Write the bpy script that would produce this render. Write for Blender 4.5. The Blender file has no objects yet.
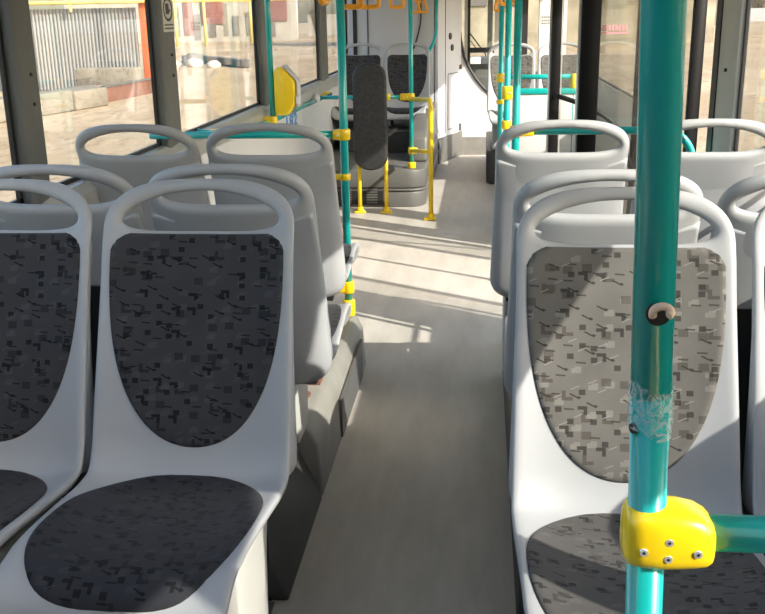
import bpy, bmesh, math, random
from mathutils import Vector, Matrix
from mathutils.geometry import delaunay_2d_cdt
random.seed(7)
SC = bpy.context.scene
COL = SC.collection
PI = math.pi

# ------------------------------------------------------------------ materials
def new_mat(name):
    m = bpy.data.materials.new(name); m.use_nodes = True
    nt = m.node_tree
    return m, nt, nt.nodes['Principled BSDF']

def N(nt, kind, **kw):
    n = nt.nodes.new(kind)
    for k, v in kw.items():
        if k.startswith('in_'):
            n.inputs[int(k[3:])].default_value = v
        else:
            setattr(n, k, v)
    return n

def plastic(name, col, rough=0.45, metal=0.0, var=0.06, vscale=6.0, bump=0.0, bscale=400.0, spec=0.5, coat=0.0):
    m, nt, b = new_mat(name)
    L = nt.links.new
    tc = N(nt, 'ShaderNodeTexCoord')
    ns = N(nt, 'ShaderNodeTexNoise'); ns.inputs['Scale'].default_value = vscale; ns.inputs['Detail'].default_value = 5
    L(tc.outputs['Object'], ns.inputs['Vector'])
    rp = N(nt, 'ShaderNodeMapRange'); rp.inputs['From Min'].default_value = .3; rp.inputs['From Max'].default_value = .7
    rp.inputs['To Min'].default_value = 1 - var; rp.inputs['To Max'].default_value = 1 + var
    L(ns.outputs['Fac'], rp.inputs['Value'])
    mx = N(nt, 'ShaderNodeVectorMath', operation='SCALE'); mx.inputs[0].default_value = col
    L(rp.outputs['Result'], mx.inputs['Scale'])
    L(mx.outputs['Vector'], b.inputs['Base Color'])
    b.inputs['Roughness'].default_value = rough; b.inputs['Metallic'].default_value = metal
    b.inputs['Specular IOR Level'].default_value = spec
    b.inputs['Coat Weight'].default_value = coat
    if bump:
        n2 = N(nt, 'ShaderNodeTexNoise'); n2.inputs['Scale'].default_value = bscale; n2.inputs['Detail'].default_value = 2
        L(tc.outputs['Object'], n2.inputs['Vector'])
        bp = N(nt, 'ShaderNodeBump'); bp.inputs['Strength'].default_value = bump; bp.inputs['Distance'].default_value = .002
        L(n2.outputs['Fac'], bp.inputs['Height']); L(bp.outputs['Normal'], b.inputs['Normal'])
    return m

def fabric(name, base, dark, mid, light):
    """woven cloth printed with small blocks, L shapes and short strokes"""
    m, nt, b = new_mat(name); L = nt.links.new
    uv = N(nt, 'ShaderNodeUVMap')
    def math_(op, a, c=None):
        n = N(nt, 'ShaderNodeMath', operation=op)
        for i, v in enumerate((a, c)):
            if v is None: continue
            if isinstance(v, (int, float)): n.inputs[i].default_value = v
            else: L(v, n.inputs[i])
        return n.outputs[0]
    def layer(scale, off, rot, prob, rects):
        mp = N(nt, 'ShaderNodeMapping'); mp.inputs['Scale'].default_value = (scale[0], scale[1], 1)
        mp.inputs['Location'].default_value = (off[0], off[1], 0); mp.inputs['Rotation'].default_value = (0, 0, rot)
        L(uv.outputs['UV'], mp.inputs['Vector'])
        fl = N(nt, 'ShaderNodeVectorMath', operation='FLOOR'); L(mp.outputs['Vector'], fl.inputs[0])
        fr = N(nt, 'ShaderNodeVectorMath', operation='FRACTION'); L(mp.outputs['Vector'], fr.inputs[0])
        wn = N(nt, 'ShaderNodeTexWhiteNoise', noise_dimensions='2D'); L(fl.outputs['Vector'], wn.inputs['Vector'])
        sp = N(nt, 'ShaderNodeSeparateColor'); L(wn.outputs['Color'], sp.inputs['Color'])
        sx = N(nt, 'ShaderNodeSeparateXYZ'); L(fr.outputs['Vector'], sx.inputs['Vector'])
        dx = math_('SUBTRACT', sx.outputs['X'], math_('ADD', math_('MULTIPLY', sp.outputs['Red'], .4), .3))
        dy = math_('SUBTRACT', sx.outputs['Y'], math_('ADD', math_('MULTIPLY', sp.outputs['Green'], .4), .3))
        tot = None
        for (ox, oy, hx, hy) in rects:
            a = math_('LESS_THAN', math_('ABSOLUTE', math_('SUBTRACT', dx, ox)), hx)
            c = math_('LESS_THAN', math_('ABSOLUTE', math_('SUBTRACT', dy, oy)), hy)
            r = math_('MULTIPLY', a, c)
            tot = r if tot is None else math_('MAXIMUM', tot, r)
        return math_('MULTIPLY', tot, math_('LESS_THAN', wn.outputs['Value'], prob))
    cur = None
    rgb = N(nt, 'ShaderNodeRGB'); rgb.outputs[0].default_value = (*base, 1); cur = rgb.outputs[0]
    def over(mask, colr, amt):
        nonlocal cur
        mx = N(nt, 'ShaderNodeMix', data_type='RGBA')
        L(math_('MULTIPLY', mask, amt), mx.inputs['Factor']); L(cur, mx.inputs['A'])
        mx.inputs['B'].default_value = (*colr, 1); cur = mx.outputs['Result']
    over(layer((30, 34), (3.3, 1.7), 0, .30, [(0, 0, .28, .17), (.12, .1, .2, .2)]), light, .6)
    over(layer((26, 30), (.3, .7), 0, .22, [(0, 0, .26, .24)]), mid, .8)
    over(layer((24, 24), (7.1, 4.2), 0, .22, [(0, -.16, .27, .09), (-.18, 0, .1, .24)]), mid, .9)
    over(layer((27, 25), (5.6, 9.4), 0, .22, [(0, .14, .26, .09), (.17, 0, .1, .22)]), dark, .9)
    over(layer((42, 46), (1.9, 6.1), 0, .15, [(0, 0, .28, .26)]), dark, .85)
    over(layer((30, 60), (2.2, 3.9), .12, .16, [(0, 0, .3, .1)]), dark, .8)
    over(layer((22, 40), (8.8, 2.4), .75, .24, [(0, 0, .3, .05), (.2, .08, .1, .05)]), dark, .95)
    over(layer((24, 38), (4.8, 7.4), -.6, .25, [(0, 0, .25, .04)]), light, .8)
    ns = N(nt, 'ShaderNodeTexNoise'); ns.inputs['Scale'].default_value = 1400; L(uv.outputs['UV'], ns.inputs['Vector'])
    ns2 = N(nt, 'ShaderNodeTexNoise'); ns2.inputs['Scale'].default_value = 9; ns2.inputs['Detail'].default_value = 4
    L(uv.outputs['UV'], ns2.inputs['Vector'])
    f = math_('ADD', math_('MULTIPLY', ns.outputs['Fac'], .5), math_('MULTIPLY', ns2.outputs['Fac'], .5))
    f = math_('ADD', f, .5)
    sc = N(nt, 'ShaderNodeVectorMath', operation='SCALE'); L(cur, sc.inputs[0]); L(f, sc.inputs['Scale'])
    L(sc.outputs['Vector'], b.inputs['Base Color'])
    b.inputs['Roughness'].default_value = .9; b.inputs['Specular IOR Level'].default_value = .15
    b.inputs['Sheen Weight'].default_value = .08
    bp = N(nt, 'ShaderNodeBump'); bp.inputs['Strength'].default_value = .25; bp.inputs['Distance'].default_value = .001
    L(ns.outputs['Fac'], bp.inputs['Height']); L(bp.outputs['Normal'], b.inputs['Normal'])
    return m

def glass(name, tint=(.97, .98, .975), ior=1.45, dirt=.006):
    m = bpy.data.materials.new(name); m.use_nodes = True; nt = m.node_tree; L = nt.links.new
    for n in list(nt.nodes): nt.nodes.remove(n)
    out = N(nt, 'ShaderNodeOutputMaterial'); tr = N(nt, 'ShaderNodeBsdfTransparent'); tr.inputs[0].default_value = (*tint, 1)
    gl = N(nt, 'ShaderNodeBsdfGlossy'); gl.inputs['Roughness'].default_value = .02; gl.inputs['Color'].default_value = (1, 1, 1, 1)
    lw = N(nt, 'ShaderNodeLayerWeight'); lw.inputs['Blend'].default_value = .5
    f0 = ((ior - 1) / (ior + 1)) ** 2
    p5 = N(nt, 'ShaderNodeMath', operation='POWER'); p5.inputs[1].default_value = 5; L(lw.outputs['Facing'], p5.inputs[0])
    fr = N(nt, 'ShaderNodeMapRange'); fr.inputs['To Min'].default_value = f0; fr.inputs['To Max'].default_value = .6; L(p5.outputs[0], fr.inputs['Value'])
    mx = N(nt, 'ShaderNodeMixShader'); L(fr.outputs[0], mx.inputs[0]); L(tr.outputs[0], mx.inputs[1]); L(gl.outputs[0], mx.inputs[2])
    df = N(nt, 'ShaderNodeBsdfDiffuse'); df.inputs['Color'].default_value = (.7, .66, .6, 1)
    tc = N(nt, 'ShaderNodeTexCoord'); ns = N(nt, 'ShaderNodeTexNoise'); ns.inputs['Scale'].default_value = 3; ns.inputs['Detail'].default_value = 6
    L(tc.outputs['Object'], ns.inputs['Vector'])
    mr = N(nt, 'ShaderNodeMapRange'); mr.inputs['From Min'].default_value = .35; mr.inputs['From Max'].default_value = .75
    mr.inputs['To Min'].default_value = dirt * .3; mr.inputs['To Max'].default_value = dirt * 2
    L(ns.outputs['Fac'], mr.inputs['Value'])
    m2 = N(nt, 'ShaderNodeMixShader'); L(mr.outputs[0], m2.inputs[0]); L(mx.outputs[0], m2.inputs[1]); L(df.outputs[0], m2.inputs[2])
    L(m2.outputs[0], out.inputs['Surface'])
    return m

def ground_mat(name, c1, c2, c3, s1=.5, s2=6, bump=.6):
    m, nt, b = new_mat(name); L = nt.links.new
    tc = N(nt, 'ShaderNodeTexCoord')
    a = N(nt, 'ShaderNodeTexNoise'); a.inputs['Scale'].default_value = s1; a.inputs['Detail'].default_value = 7
    c = N(nt, 'ShaderNodeTexNoise'); c.inputs['Scale'].default_value = s2; c.inputs['Detail'].default_value = 8; c.inputs['Roughness'].default_value = .7
    mp = N(nt, 'ShaderNodeMapping'); mp.inputs['Scale'].default_value = (1.0, .35, 1)
    L(tc.outputs['Object'], mp.inputs['Vector'])
    L(mp.outputs[0], a.inputs['Vector']); L(mp.outputs[0], c.inputs['Vector'])
    r1 = N(nt, 'ShaderNodeValToRGB'); r1.color_ramp.elements[0].position = .35; r1.color_ramp.elements[1].position = .65
    r1.color_ramp.elements[0].color = (*c1, 1); r1.color_ramp.elements[1].color = (*c2, 1)
    L(a.outputs['Fac'], r1.inputs['Fac'])
    r2 = N(nt, 'ShaderNodeMapRange'); r2.inputs['From Min'].default_value = .5; r2.inputs['From Max'].default_value = .72
    L(c.outputs['Fac'], r2.inputs['Value'])
    mx = N(nt, 'ShaderNodeMix', data_type='RGBA'); L(r2.outputs[0], mx.inputs['Factor']); L(r1.outputs[0], mx.inputs['A'])
    mx.inputs['B'].default_value = (*c3, 1)
    L(mx.outputs['Result'], b.inputs['Base Color']); b.inputs['Roughness'].default_value = .95; b.inputs['Specular IOR Level'].default_value = .1
    bp = N(nt, 'ShaderNodeBump'); bp.inputs['Strength'].default_value = bump; bp.inputs['Distance'].default_value = .08
    L(c.outputs['Fac'], bp.inputs['Height']); L(bp.outputs['Normal'], b.inputs['Normal'])
    return m

def floor_mat():
    m, nt, b = new_mat('vinyl_floor'); L = nt.links.new
    tc = N(nt, 'ShaderNodeTexCoord')
    a = N(nt, 'ShaderNodeTexNoise'); a.inputs['Scale'].default_value = 3.5; a.inputs['Detail'].default_value = 8; a.inputs['Roughness'].default_value = .65
    c = N(nt, 'ShaderNodeTexNoise'); c.inputs['Scale'].default_value = 260; c.inputs['Detail'].default_value = 2
    mp = N(nt, 'ShaderNodeMapping'); mp.inputs['Scale'].default_value = (2.2, .5, 1)
    L(tc.outputs['Object'], mp.inputs['Vector']); L(mp.outputs[0], a.inputs['Vector']); L(tc.outputs['Object'], c.inputs['Vector'])
    r = N(nt, 'ShaderNodeValToRGB')
    r.color_ramp.elements[0].position = .3; r.color_ramp.elements[0].color = (.39, .365, .325, 1)
    r.color_ramp.elements[1].position = .62; r.color_ramp.elements[1].color = (.51, .48, .435, 1)
    L(a.outputs['Fac'], r.inputs['Fac'])
    mr = N(nt, 'ShaderNodeMapRange'); mr.inputs['To Min'].default_value = .85; mr.inputs['To Max'].default_value = 1.12
    L(c.outputs['Fac'], mr.inputs['Value'])
    # fine speckle multiplied over the mottled vinyl colour
    s = N(nt, 'ShaderNodeVectorMath', operation='SCALE'); L(r.outputs[0], s.inputs[0]); L(mr.outputs[0], s.inputs['Scale'])
    L(s.outputs[0], b.inputs['Base Color'])
    rr = N(nt, 'ShaderNodeMapRange'); rr.inputs['To Min'].default_value = .38; rr.inputs['To Max'].default_value = .62
    L(a.outputs['Fac'], rr.inputs['Value']); L(rr.outputs[0], b.inputs['Roughness'])
    b.inputs['Specular IOR Level'].default_value = .35
    return m

def corrugated_mat():
    m, nt, b = new_mat('galvanised_sheet'); L = nt.links.new
    tc = N(nt, 'ShaderNodeTexCoord')
    mp = N(nt, 'ShaderNodeMapping'); mp.inputs['Scale'].default_value = (.8, .8, .12); L(tc.outputs['Object'], mp.inputs['Vector'])
    a = N(nt, 'ShaderNodeTexNoise'); a.inputs['Scale'].default_value = 1.2; a.inputs['Detail'].default_value = 6; L(mp.outputs[0], a.inputs['Vector'])
    r = N(nt, 'ShaderNodeValToRGB'); r.color_ramp.elements[0].position = .35; r.color_ramp.elements[0].color = (.17, .17, .173, 1)
    r.color_ramp.elements[1].position = .7; r.color_ramp.elements[1].color = (.27, .265, .25, 1)
    L(a.outputs['Fac'], r.inputs['Fac']); L(r.outputs[0], b.inputs['Base Color'])
    b.inputs['Roughness'].default_value = .6
    return m

M = {}
M['shell'] = plastic('seat_plastic', (.345, .355, .37), .45, var=.05, vscale=5, bump=.12, bscale=700)
M['fab_dark'] = fabric('dark_seat_fabric', (.042, .042, .046), (.007, .007, .009), (.018, .018, .021), (.062, .062, .067))
M['pan_dark'] = fabric('dark_seat_base_fabric', (.026, .027, .033), (.006, .006, .008), (.013, .013, .016), (.04, .04, .046))
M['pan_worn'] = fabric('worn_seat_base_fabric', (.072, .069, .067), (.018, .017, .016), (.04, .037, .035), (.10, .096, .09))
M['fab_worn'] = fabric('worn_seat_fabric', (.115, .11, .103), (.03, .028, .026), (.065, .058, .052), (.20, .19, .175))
M['teal'] = plastic('teal_enamel', (.006, .36, .345), .24, var=.05, vscale=12, coat=.3)
M['yellow'] = plastic('yellow_plastic', (.80, .55, .008), .30, var=.04, vscale=10, coat=.3)
M['orange'] = plastic('orange_plastic', (.85, .36, .012), .35)
M['steel'] = plastic('screw_steel', (.8, .8, .78), .45, metal=.8)
M['black'] = plastic('black_rubber', (.012, .012, .013), .5)
M['black_gloss'] = plastic('black_enamel', (.006, .006, .007), .45, spec=.2)
M['white'] = plastic('white_panel', (.62, .62, .62), .45, var=.03, vscale=3)
M['cabgrey'] = plastic('cab_grey_panel', (.48, .49, .53), .5, var=.03, vscale=3)
M['pillar'] = plastic('pillar_grey', (.12, .124, .12), .55, var=.08)
M['pillar_light'] = plastic('pillar_light_grey', (.42, .42, .40), .5, var=.05)
M['dark_panel'] = plastic('dark_grey_panel', (.055, .056, .054), .5, var=.15, vscale=8)
M['podium'] = plastic('podium_vinyl', (.22, .215, .20), .5, var=.12, vscale=9)
M['alu'] = plastic('aluminium_trim', (.55, .55, .53), .4, metal=.6)
M['ceil'] = plastic('ceiling_white', (.75, .75, .74), .6)
M['floor'] = floor_mat()
M['glass'] = glass('window_glass')
M['doorglass'] = glass('door_glass', (.9, .9, .88), 1.6, .02)
M['cream'] = plastic('cream_cord', (.62, .45, .32), .6)
M['paper'] = plastic('sticker_white', (.6, .6, .58), .6)
M['ink'] = plastic('sticker_ink', (.05, .05, .05), .6)
M['blue'] = plastic('blue_ink', (.01, .20, .62), .5)
M['pink'] = plastic('pink_print', (.62, .30, .34), .5)
M['pad'] = plastic('charcoal_vinyl', (.022, .022, .024), .6, var=.5, vscale=45, bump=.3, bscale=120)
M['grille'] = plastic('grille_grey', (.10, .10, .10), .5)
M['box'] = plastic('wheel_box_grey', (.115, .113, .107), .45, var=.08, vscale=5)
M['earth'] = ground_mat('dry_earth', (.33, .245, .155), (.43, .335, .225), (.19, .135, .085))
M['concrete'] = ground_mat('weathered_concrete', (.20, .175, .135), (.27, .24, .19), (.13, .105, .075), 1.2, 9, .4)
M['corr'] = corrugated_mat()
M['rust'] = plastic('rusty_steel', (.15, .065, .042), .8, var=.3, vscale=2)
M['orange_post'] = plastic('orange_red_paint', (.62, .15, .06), .6, var=.1)
M['pipe'] = plastic('yellow_pipe_paint', (.70, .56, .16), .5)
M['brick'] = plastic('pale_render', (.34, .31, .26), .9, var=.15, vscale=.8)
M['dim_window'] = plastic('dim_window', (.14, .13, .12), .3, var=.3, vscale=.4)
M['red_panel'] = plastic('dark_red_panel', (.20, .085, .075), .7, var=.15, vscale=.5)
M['twig'] = plastic('bare_twig', (.20, .16, .12), .9, var=.2)
M['foliage'] = plastic('dry_foliage', (.32, .28, .20), .9, var=.35, vscale=.7)
M['stone'] = plastic('rubble_stone', (.42, .38, .33), .9, var=.3, vscale=1.5)
M['stone_dark'] = plastic('dark_scrap', (.09, .085, .08), .8, var=.3, vscale=1.5)
def tape_mat():
    m = bpy.data.materials.new('clear_tape'); m.use_nodes = True; nt = m.node_tree; L = nt.links.new
    b = nt.nodes['Principled BSDF']; out = nt.nodes['Material Output']
    b.inputs['Base Color'].default_value = (.55, .75, .76, 1); b.inputs['Roughness'].default_value = .25
    tr = N(nt, 'ShaderNodeBsdfTransparent'); mx = N(nt, 'ShaderNodeMixShader')
    tc = N(nt, 'ShaderNodeTexCoord'); w = N(nt, 'ShaderNodeTexNoise'); w.inputs['Scale'].default_value = 55; w.inputs['Detail'].default_value = 3
    w.inputs['Distortion'].default_value = 2.5
    L(tc.outputs['Object'], w.inputs['Vector'])
    cr = N(nt, 'ShaderNodeValToRGB'); e = cr.color_ramp.elements
    e[0].position = .40; e[0].color = (.05, .05, .05, 1); e[1].position = .5; e[1].color = (.5, .5, .5, 1)
    e2 = e.new(.6); e2.color = (.06, .06, .06, 1)
    L(w.outputs['Fac'], cr.inputs['Fac']); L(cr.outputs[0], mx.inputs[0]); L(tr.outputs[0], mx.inputs[1]); L(b.outputs[0], mx.inputs[2])
    L(mx.outputs[0], out.inputs['Surface'])
    return m
M['tape'] = tape_mat()

# ------------------------------------------------------------------ mesh builder
class MB:
    def __init__(s): s.v = []; s.f = []; s.smooth = []
    def add(s, verts, faces, smooth=False):
        o = len(s.v); s.v += [Vector(p) for p in verts]
        for f in faces: s.f.append([i + o for i in f]); s.smooth.append(smooth)
        return s
    def box(s, a, b):
        (x0, y0, z0), (x1, y1, z1) = a, b
        if x0 > x1: x0, x1 = x1, x0
        if y0 > y1: y0, y1 = y1, y0
        if z0 > z1: z0, z1 = z1, z0
        return s.add([(x0, y0, z0), (x1, y0, z0), (x1, y1, z0), (x0, y1, z0), (x0, y0, z1), (x1, y0, z1), (x1, y1, z1), (x0, y1, z1)],
                     [(0, 3, 2, 1), (4, 5, 6, 7), (0, 1, 5, 4), (1, 2, 6, 5), (2, 3, 7, 6), (3, 0, 4, 7)])
    def tube(s, path, r, n=12, closed=False, flat=1.0):
        P = [Vector(p) for p in path]; m = len(P)
        T = []
        for i in range(m):
            if closed: t = P[(i + 1) % m] - P[i - 1]
            else: t = P[min(i + 1, m - 1)] - P[max(i - 1, 0)]
            T.append(t.normalized())
        up = Vector((0, 0, 1)) if abs(T[0].z) < .9 else Vector((0, 1, 0))
        nrm = (up - T[0] * up.dot(T[0])).normalized()
        vs = []
        rr = r if isinstance(r, (list, tuple)) else [r] * m
        for i in range(m):
            nrm = (nrm - T[i] * nrm.dot(T[i])).normalized(); bi = T[i].cross(nrm)
            for k in range(n):
                a = 2 * PI * k / n
                vs.append(P[i] + nrm * (math.cos(a) * rr[i]) + bi * (math.sin(a) * rr[i] * flat))
        fs = []
        for i in range(m if closed else m - 1):
            j = (i + 1) % m
            for k in range(n):
                l = (k + 1) % n
                fs.append((i * n + k, i * n + l, j * n + l, j * n + k))
        s.add(vs, fs, True)
        if not closed:
            s.add(vs[:n], [tuple(range(n))[::-1]]); s.add(vs[-n:], [tuple(range(n))])
        return s
    def cyl(s, a, b, r, n=16): return s.tube([a, b], r, n)
    def prism(s, poly, axis, a, b):
        """poly: 2-D outline in the two remaining axes (in x,y,z order), extruded along axis from a to b"""
        def mk(p, t):
            if axis == 'x': return (t, p[0], p[1])
            if axis == 'y': return (p[0], t, p[1])
            return (p[0], p[1], t)
        n = len(poly)
        vs = [mk(p, a) for p in poly] + [mk(p, b) for p in poly]
        fs = [tuple(range(n))[::-1], tuple(range(n, 2 * n))] + [(i, (i + 1) % n, n + (i + 1) % n, n + i) for i in range(n)]
        return s.add(vs, fs)
    def sphere(s, c, r, sc=(1, 1, 1), nu=12, nv=8):
        vs = []; fs = []
        for j in range(nv + 1):
            th = PI * j / nv
            for i in range(nu):
                ph = 2 * PI * i / nu
                vs.append((c[0] + r * sc[0] * math.sin(th) * math.cos(ph), c[1] + r * sc[1] * math.sin(th) * math.sin(ph), c[2] + r * sc[2] * math.cos(th)))
        for j in range(nv):
            for i in range(nu):
                k = (i + 1) % nu
                fs.append((j * nu + i, (j + 1) * nu + i, (j + 1) * nu + k, j * nu + k))
        return s.add(vs, fs, True)

ORG = {}
def org(o):
    while o is not None:
        if o.name in ORG: return ORG[o.name]
        o = o.parent
    return Vector((0, 0, 0))

def build(name, mb, mat, parent=None, label=None, bevel=0, seg=2, loc=None, weld=True):
    me = bpy.data.meshes.new(name)
    o = bpy.data.objects.new(name, me); COL.objects.link(o)
    if parent is not None: o.parent = parent; off = org(parent)
    else:
        off = Vector(loc) if loc is not None else Vector((0, 0, 0)); o.location = off; ORG[o.name] = off
    me.from_pydata([v - off for v in mb.v], [], mb.f)
    for p, sm in zip(me.polygons, mb.smooth): p.use_smooth = sm
    bm = bmesh.new(); bm.from_mesh(me)
    if weld: bmesh.ops.remove_doubles(bm, verts=bm.verts, dist=1e-6)
    bmesh.ops.recalc_face_normals(bm, faces=bm.faces); bm.to_mesh(me); bm.free()
    me.materials.append(M[mat] if isinstance(mat, str) else mat)
    if bevel:
        md = o.modifiers.new('Bevel', 'BEVEL'); md.width = bevel; md.segments = seg; md.limit_method = 'ANGLE'; md.angle_limit = math.radians(40)
        for p in me.polygons: p.use_smooth = True
    if label: o['label'] = label
    return o

def thing(name, label, cat, loc, rotz=0, group=None):
    o = bpy.data.objects.new(name, None); COL.objects.link(o); o.empty_display_size = .1
    o.location = loc; o.rotation_euler = (0, 0, rotz); ORG[o.name] = Vector(loc)
    tag(o, label, cat, group)
    return o
def tag(o, label, cat, group=None, kind=None):
    o['label'] = label; o['category'] = cat
    if group: o['group'] = group
    if kind: o['kind'] = kind
    return o
def struct(name, mb, mat, parent=None, bevel=0):
    o = build(name, mb, mat, parent, bevel=bevel)
    if parent is None: o['kind'] = 'structure'
    return o
def copy_tree(o, parent=None):
    c = o.copy(); COL.objects.link(c); c.parent = parent
    for ch in o.children: copy_tree(ch, c)
    return c

def rounded(path, r=.06, n=6):
    P = [Vector(p) for p in path]; out = [P[0]]
    for i in range(1, len(P) - 1):
        a = (P[i - 1] - P[i]); b = (P[i + 1] - P[i])
        d = min(r, a.length * .48, b.length * .48)
        p0 = P[i] + a.normalized() * d; p1 = P[i] + b.normalized() * d
        for k in range(n + 1):
            t = k / n
            out.append(p0 * (1 - t) ** 2 + P[i] * 2 * t * (1 - t) + p1 * t * t)
    out.append(P[-1]); return out

# ------------------------------------------------------------------ camera
F_PX, H_CAM = 960.0, 1.55
def make_camera():
    vp = Vector((482 - 382.5, 12 - 307, F_PX)).normalized()
    r = math.radians(-.7); d = Vector((math.sin(r), math.cos(r), 0)); d = (d - vp * d.dot(vp)).normalized()
    R = d.cross(vp); U = -d                       # bus x, y, z axes written in camera space (x right, y down, z forward)
    rows = (R, vp, U)
    mt = Matrix.Identity(4)
    for i in range(3):
        mt[i][0] = rows[i][0]; mt[i][1] = -rows[i][1]; mt[i][2] = -rows[i][2]
    mt[2][3] = H_CAM
    cd = bpy.data.cameras.new('camera'); co = bpy.data.objects.new('camera', cd); COL.objects.link(co)
    co.matrix_world = mt; cd.sensor_width = 36; cd.lens = F_PX / 765 * 36; cd.clip_start = .05; cd.clip_end = 600
    SC.camera = co
make_camera()

# ------------------------------------------------------------------ bus shell
XL, XR = -1.42, 1.0
YB, YF = -1.6, 12.6
fl = MB().box((XL, YB, -.12), (XR, YF, 0)); struct('floor', fl, 'floor')
ce = MB()                                             # roof with an added, unseen hatch for skylight on the near seats
HX0, HX1, HY0, HY1 = -1.2, .15, -.7, 1.35
ce.box((XL - .06, YB - .06, 2.25), (HX0, YF + .06, 2.33)).box((HX1, YB - .06, 2.25), (XR + .06, YF + .06, 2.33))
ce.box((HX0, YB - .06, 2.25), (HX1, HY0, 2.33)).box((HX0, HY1, 2.25), (HX1, YF + .06, 2.33)); struct('ceiling', ce, 'ceil')
struct('window_20', MB().box((HX0, HY0, 2.30), (HX1, HY1, 2.31)), 'glass')  # glazing of the hatch added for fill light

SILL = 1.0
wl = MB().box((XL - .05, YB, -.35), (XL, YF, SILL)).box((XL - .05, YB, 1.95), (XL, YF, 2.25))
struct('wall_left', wl, 'white')
lp = [(-1.6, -.5), (.75, .95), (2.84, 2.99), (4.19, 4.43), (6.19, 6.49), (8.55, 8.94), (10.3, 12.6)]  # first entry closes the unseen rear, darkening the near floor
tn = 1
for a, b in lp:
    mb = MB().prism([(XL - .008, a), (XL + .035, a), (XL + .04, a + .03), (XL + .03, b - .01), (XL + .02, b), (XL - .008, b)], 'z', SILL - .02, 1.95)
    o = struct('trim_%d' % tn, mb, 'pillar' if b < 10 else 'cabgrey', bevel=.006); tn += 1
    if 2 < a < 5:
        for z in (1.39, 1.30):
            build('bolt', MB().cyl((XL + .03, a + (.08 if a < 3 else .15), z), (XL + .041, a + (.08 if a < 3 else .15), z), .006, 10), 'black', o)
    if a == 4.19:
        st = build('sticker', MB().prism([(4.245, 1.49), (4.40, 1.49), (4.40, 1.66), (4.245, 1.66)], 'x', XL + .03, XL + .0392), 'paper', o)
        st2 = MB()
        ring = [(XL + .0395, 4.322 + .058 * math.cos(t), 1.585 + .045 * math.sin(t)) for t in [2 * PI * k / 24 for k in range(24)]]
        st2.tube(ring, .006, 6, closed=True, flat=.3)
        for z in (1.517, 1.502): st2.box((XL + .039, 4.26, z), (XL + .0402, 4.385, z + .006))
        st2.box((XL + .039, 4.27, 1.642), (XL + .0402, 4.375, 1.65)).box((XL + .039, 4.29, 1.565), (XL + .0402, 4.335, 1.61)).box((XL + .039, 4.335, 1.575), (XL + .0402, 4.355, 1.585))
        build('pictogram', st2, 'ink', st)
wn = 1
for (a, b) in zip(lp[:-1], lp[1:]):
    g = struct('window_%d' % wn, MB().box((XL - .008, a[1], SILL), (XL - .003, b[0], 1.95)), 'glass'); wn += 1
    fr = MB()
    y0, y1 = a[1], b[0]
    fr.box((XL - .012, y0, SILL), (XL + .002, y0 + .018, 1.95)).box((XL - .012, y1 - .018, SILL), (XL + .002, y1, 1.95))
    fr.box((XL - .012, y0, SILL), (XL + .002, y1, SILL + .02)).box((XL - .012, y0, 1.93), (XL + .002, y1, 1.95))
    build('window_seal', fr, 'black', g)
# sill ledge with its rail of trim along the left windows
sl = MB().prism([(XL, SILL - .10), (XL + .055, SILL - .10), (XL + .06, SILL - .03), (XL + .03, SILL), (XL, SILL + .004)], 'y', YB, 10.2)
struct('trim_%d' % tn, sl, 'alu'); tn += 1
sk = MB().box((XL, YB, 0), (XL + .02, 10.2, .12)); struct('baseboard_left', sk, 'dark_panel')

# right wall: sections (y0, y1)
HD = 1.90
HN = 1.65                                             # unused; the unseen near window heads are shaped for seat shade
wr = MB()
wr.box((XR, 3.1, -.35), (XR + .05, 3.94, .93)).box((XR, YB, -.35), (XR + .05, 3.1, 1.11)).box((XR, 6.16, -.35), (XR + .05, 9.86, .98))  # unseen near sills stepped to set where sun patches land
wr.box((XR, YB, HD), (XR + .05, 4.30, 2.25)).box((XR, 4.30, 1.98), (XR + .05, 6.0, 2.25)).box((XR, 6.0, HD), (XR + .05, YF, 2.25))
wr.box((XR, YB, .98), (XR + .05, -.4, HD)).box((XR, -.2, 1.79), (XR + .05, .5, HD)).prism([(.50, 1.72), (.92, 1.72), (1.05, 1.48), (1.16, 1.49), (1.31, 1.57), (1.46, 1.645), (1.57, 1.69), (1.59, HD), (.50, HD)], 'x', XR, XR + .05)  # out-of-view window head shaped to cast shade on the nearest seats
struct('wall_right', wr, 'white')
rp = [(-.4, -.2), (.50, .55), (.92, 1.05), (3.94, 4.30), (5.98, 6.18), (9.70, 9.86)]  # unseen pillars among these are placed to steer the sun
for a, b in rp:
    z0 = -.1 if a in (3.94, 5.98) else .98
    mb = MB().box((XR - .02, a, z0), (XR + .01, b, HD + .01))
    o = struct('trim_%d' % tn, mb, 'pillar_light' if a == 3.94 else 'pillar', bevel=.006); tn += 1
    if a == 3.94:
        build('door_seal', MB().box((XR - .025, 4.22, z0), (XR + .015, 4.31, HD)), 'black', o)
        build('bolt', MB().cyl((XR - .03, 4.08, 1.31), (XR - .018, 4.08, 1.31), .007, 10), 'black', o)
for (y0, y1, hh) in [(-.2, .50, 1.79), (.55, .92, 1.72), (1.05, 3.94, HD), (6.18, 9.70, HD)]:
    g = struct('window_%d' % wn, MB().box((XR + .003, y0, .98), (XR + .008, y1, hh)), 'glass'); wn += 1
    fr = MB().box((XR, y0, .98), (XR + .012, y0 + .015, hh)).box((XR, y1 - .015, .98), (XR + .012, y1, hh)).box((XR, y0, .98), (XR + .012, y1, 1.0))
    build('window_seal', fr, 'black', g)
sr = MB().box((XR - .015, .50, 1.085), (XR + .002, 3.1, 1.115)).box((XR - .02, 6.18, .955), (XR + .01, 9.3, .985))
struct('trim_%d' % tn, sr, 'alu'); tn += 1
struct('baseboard_right', MB().box((XR - .02, 6.18, 0), (XR, 9.0, .12)), 'dark_panel')

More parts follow.
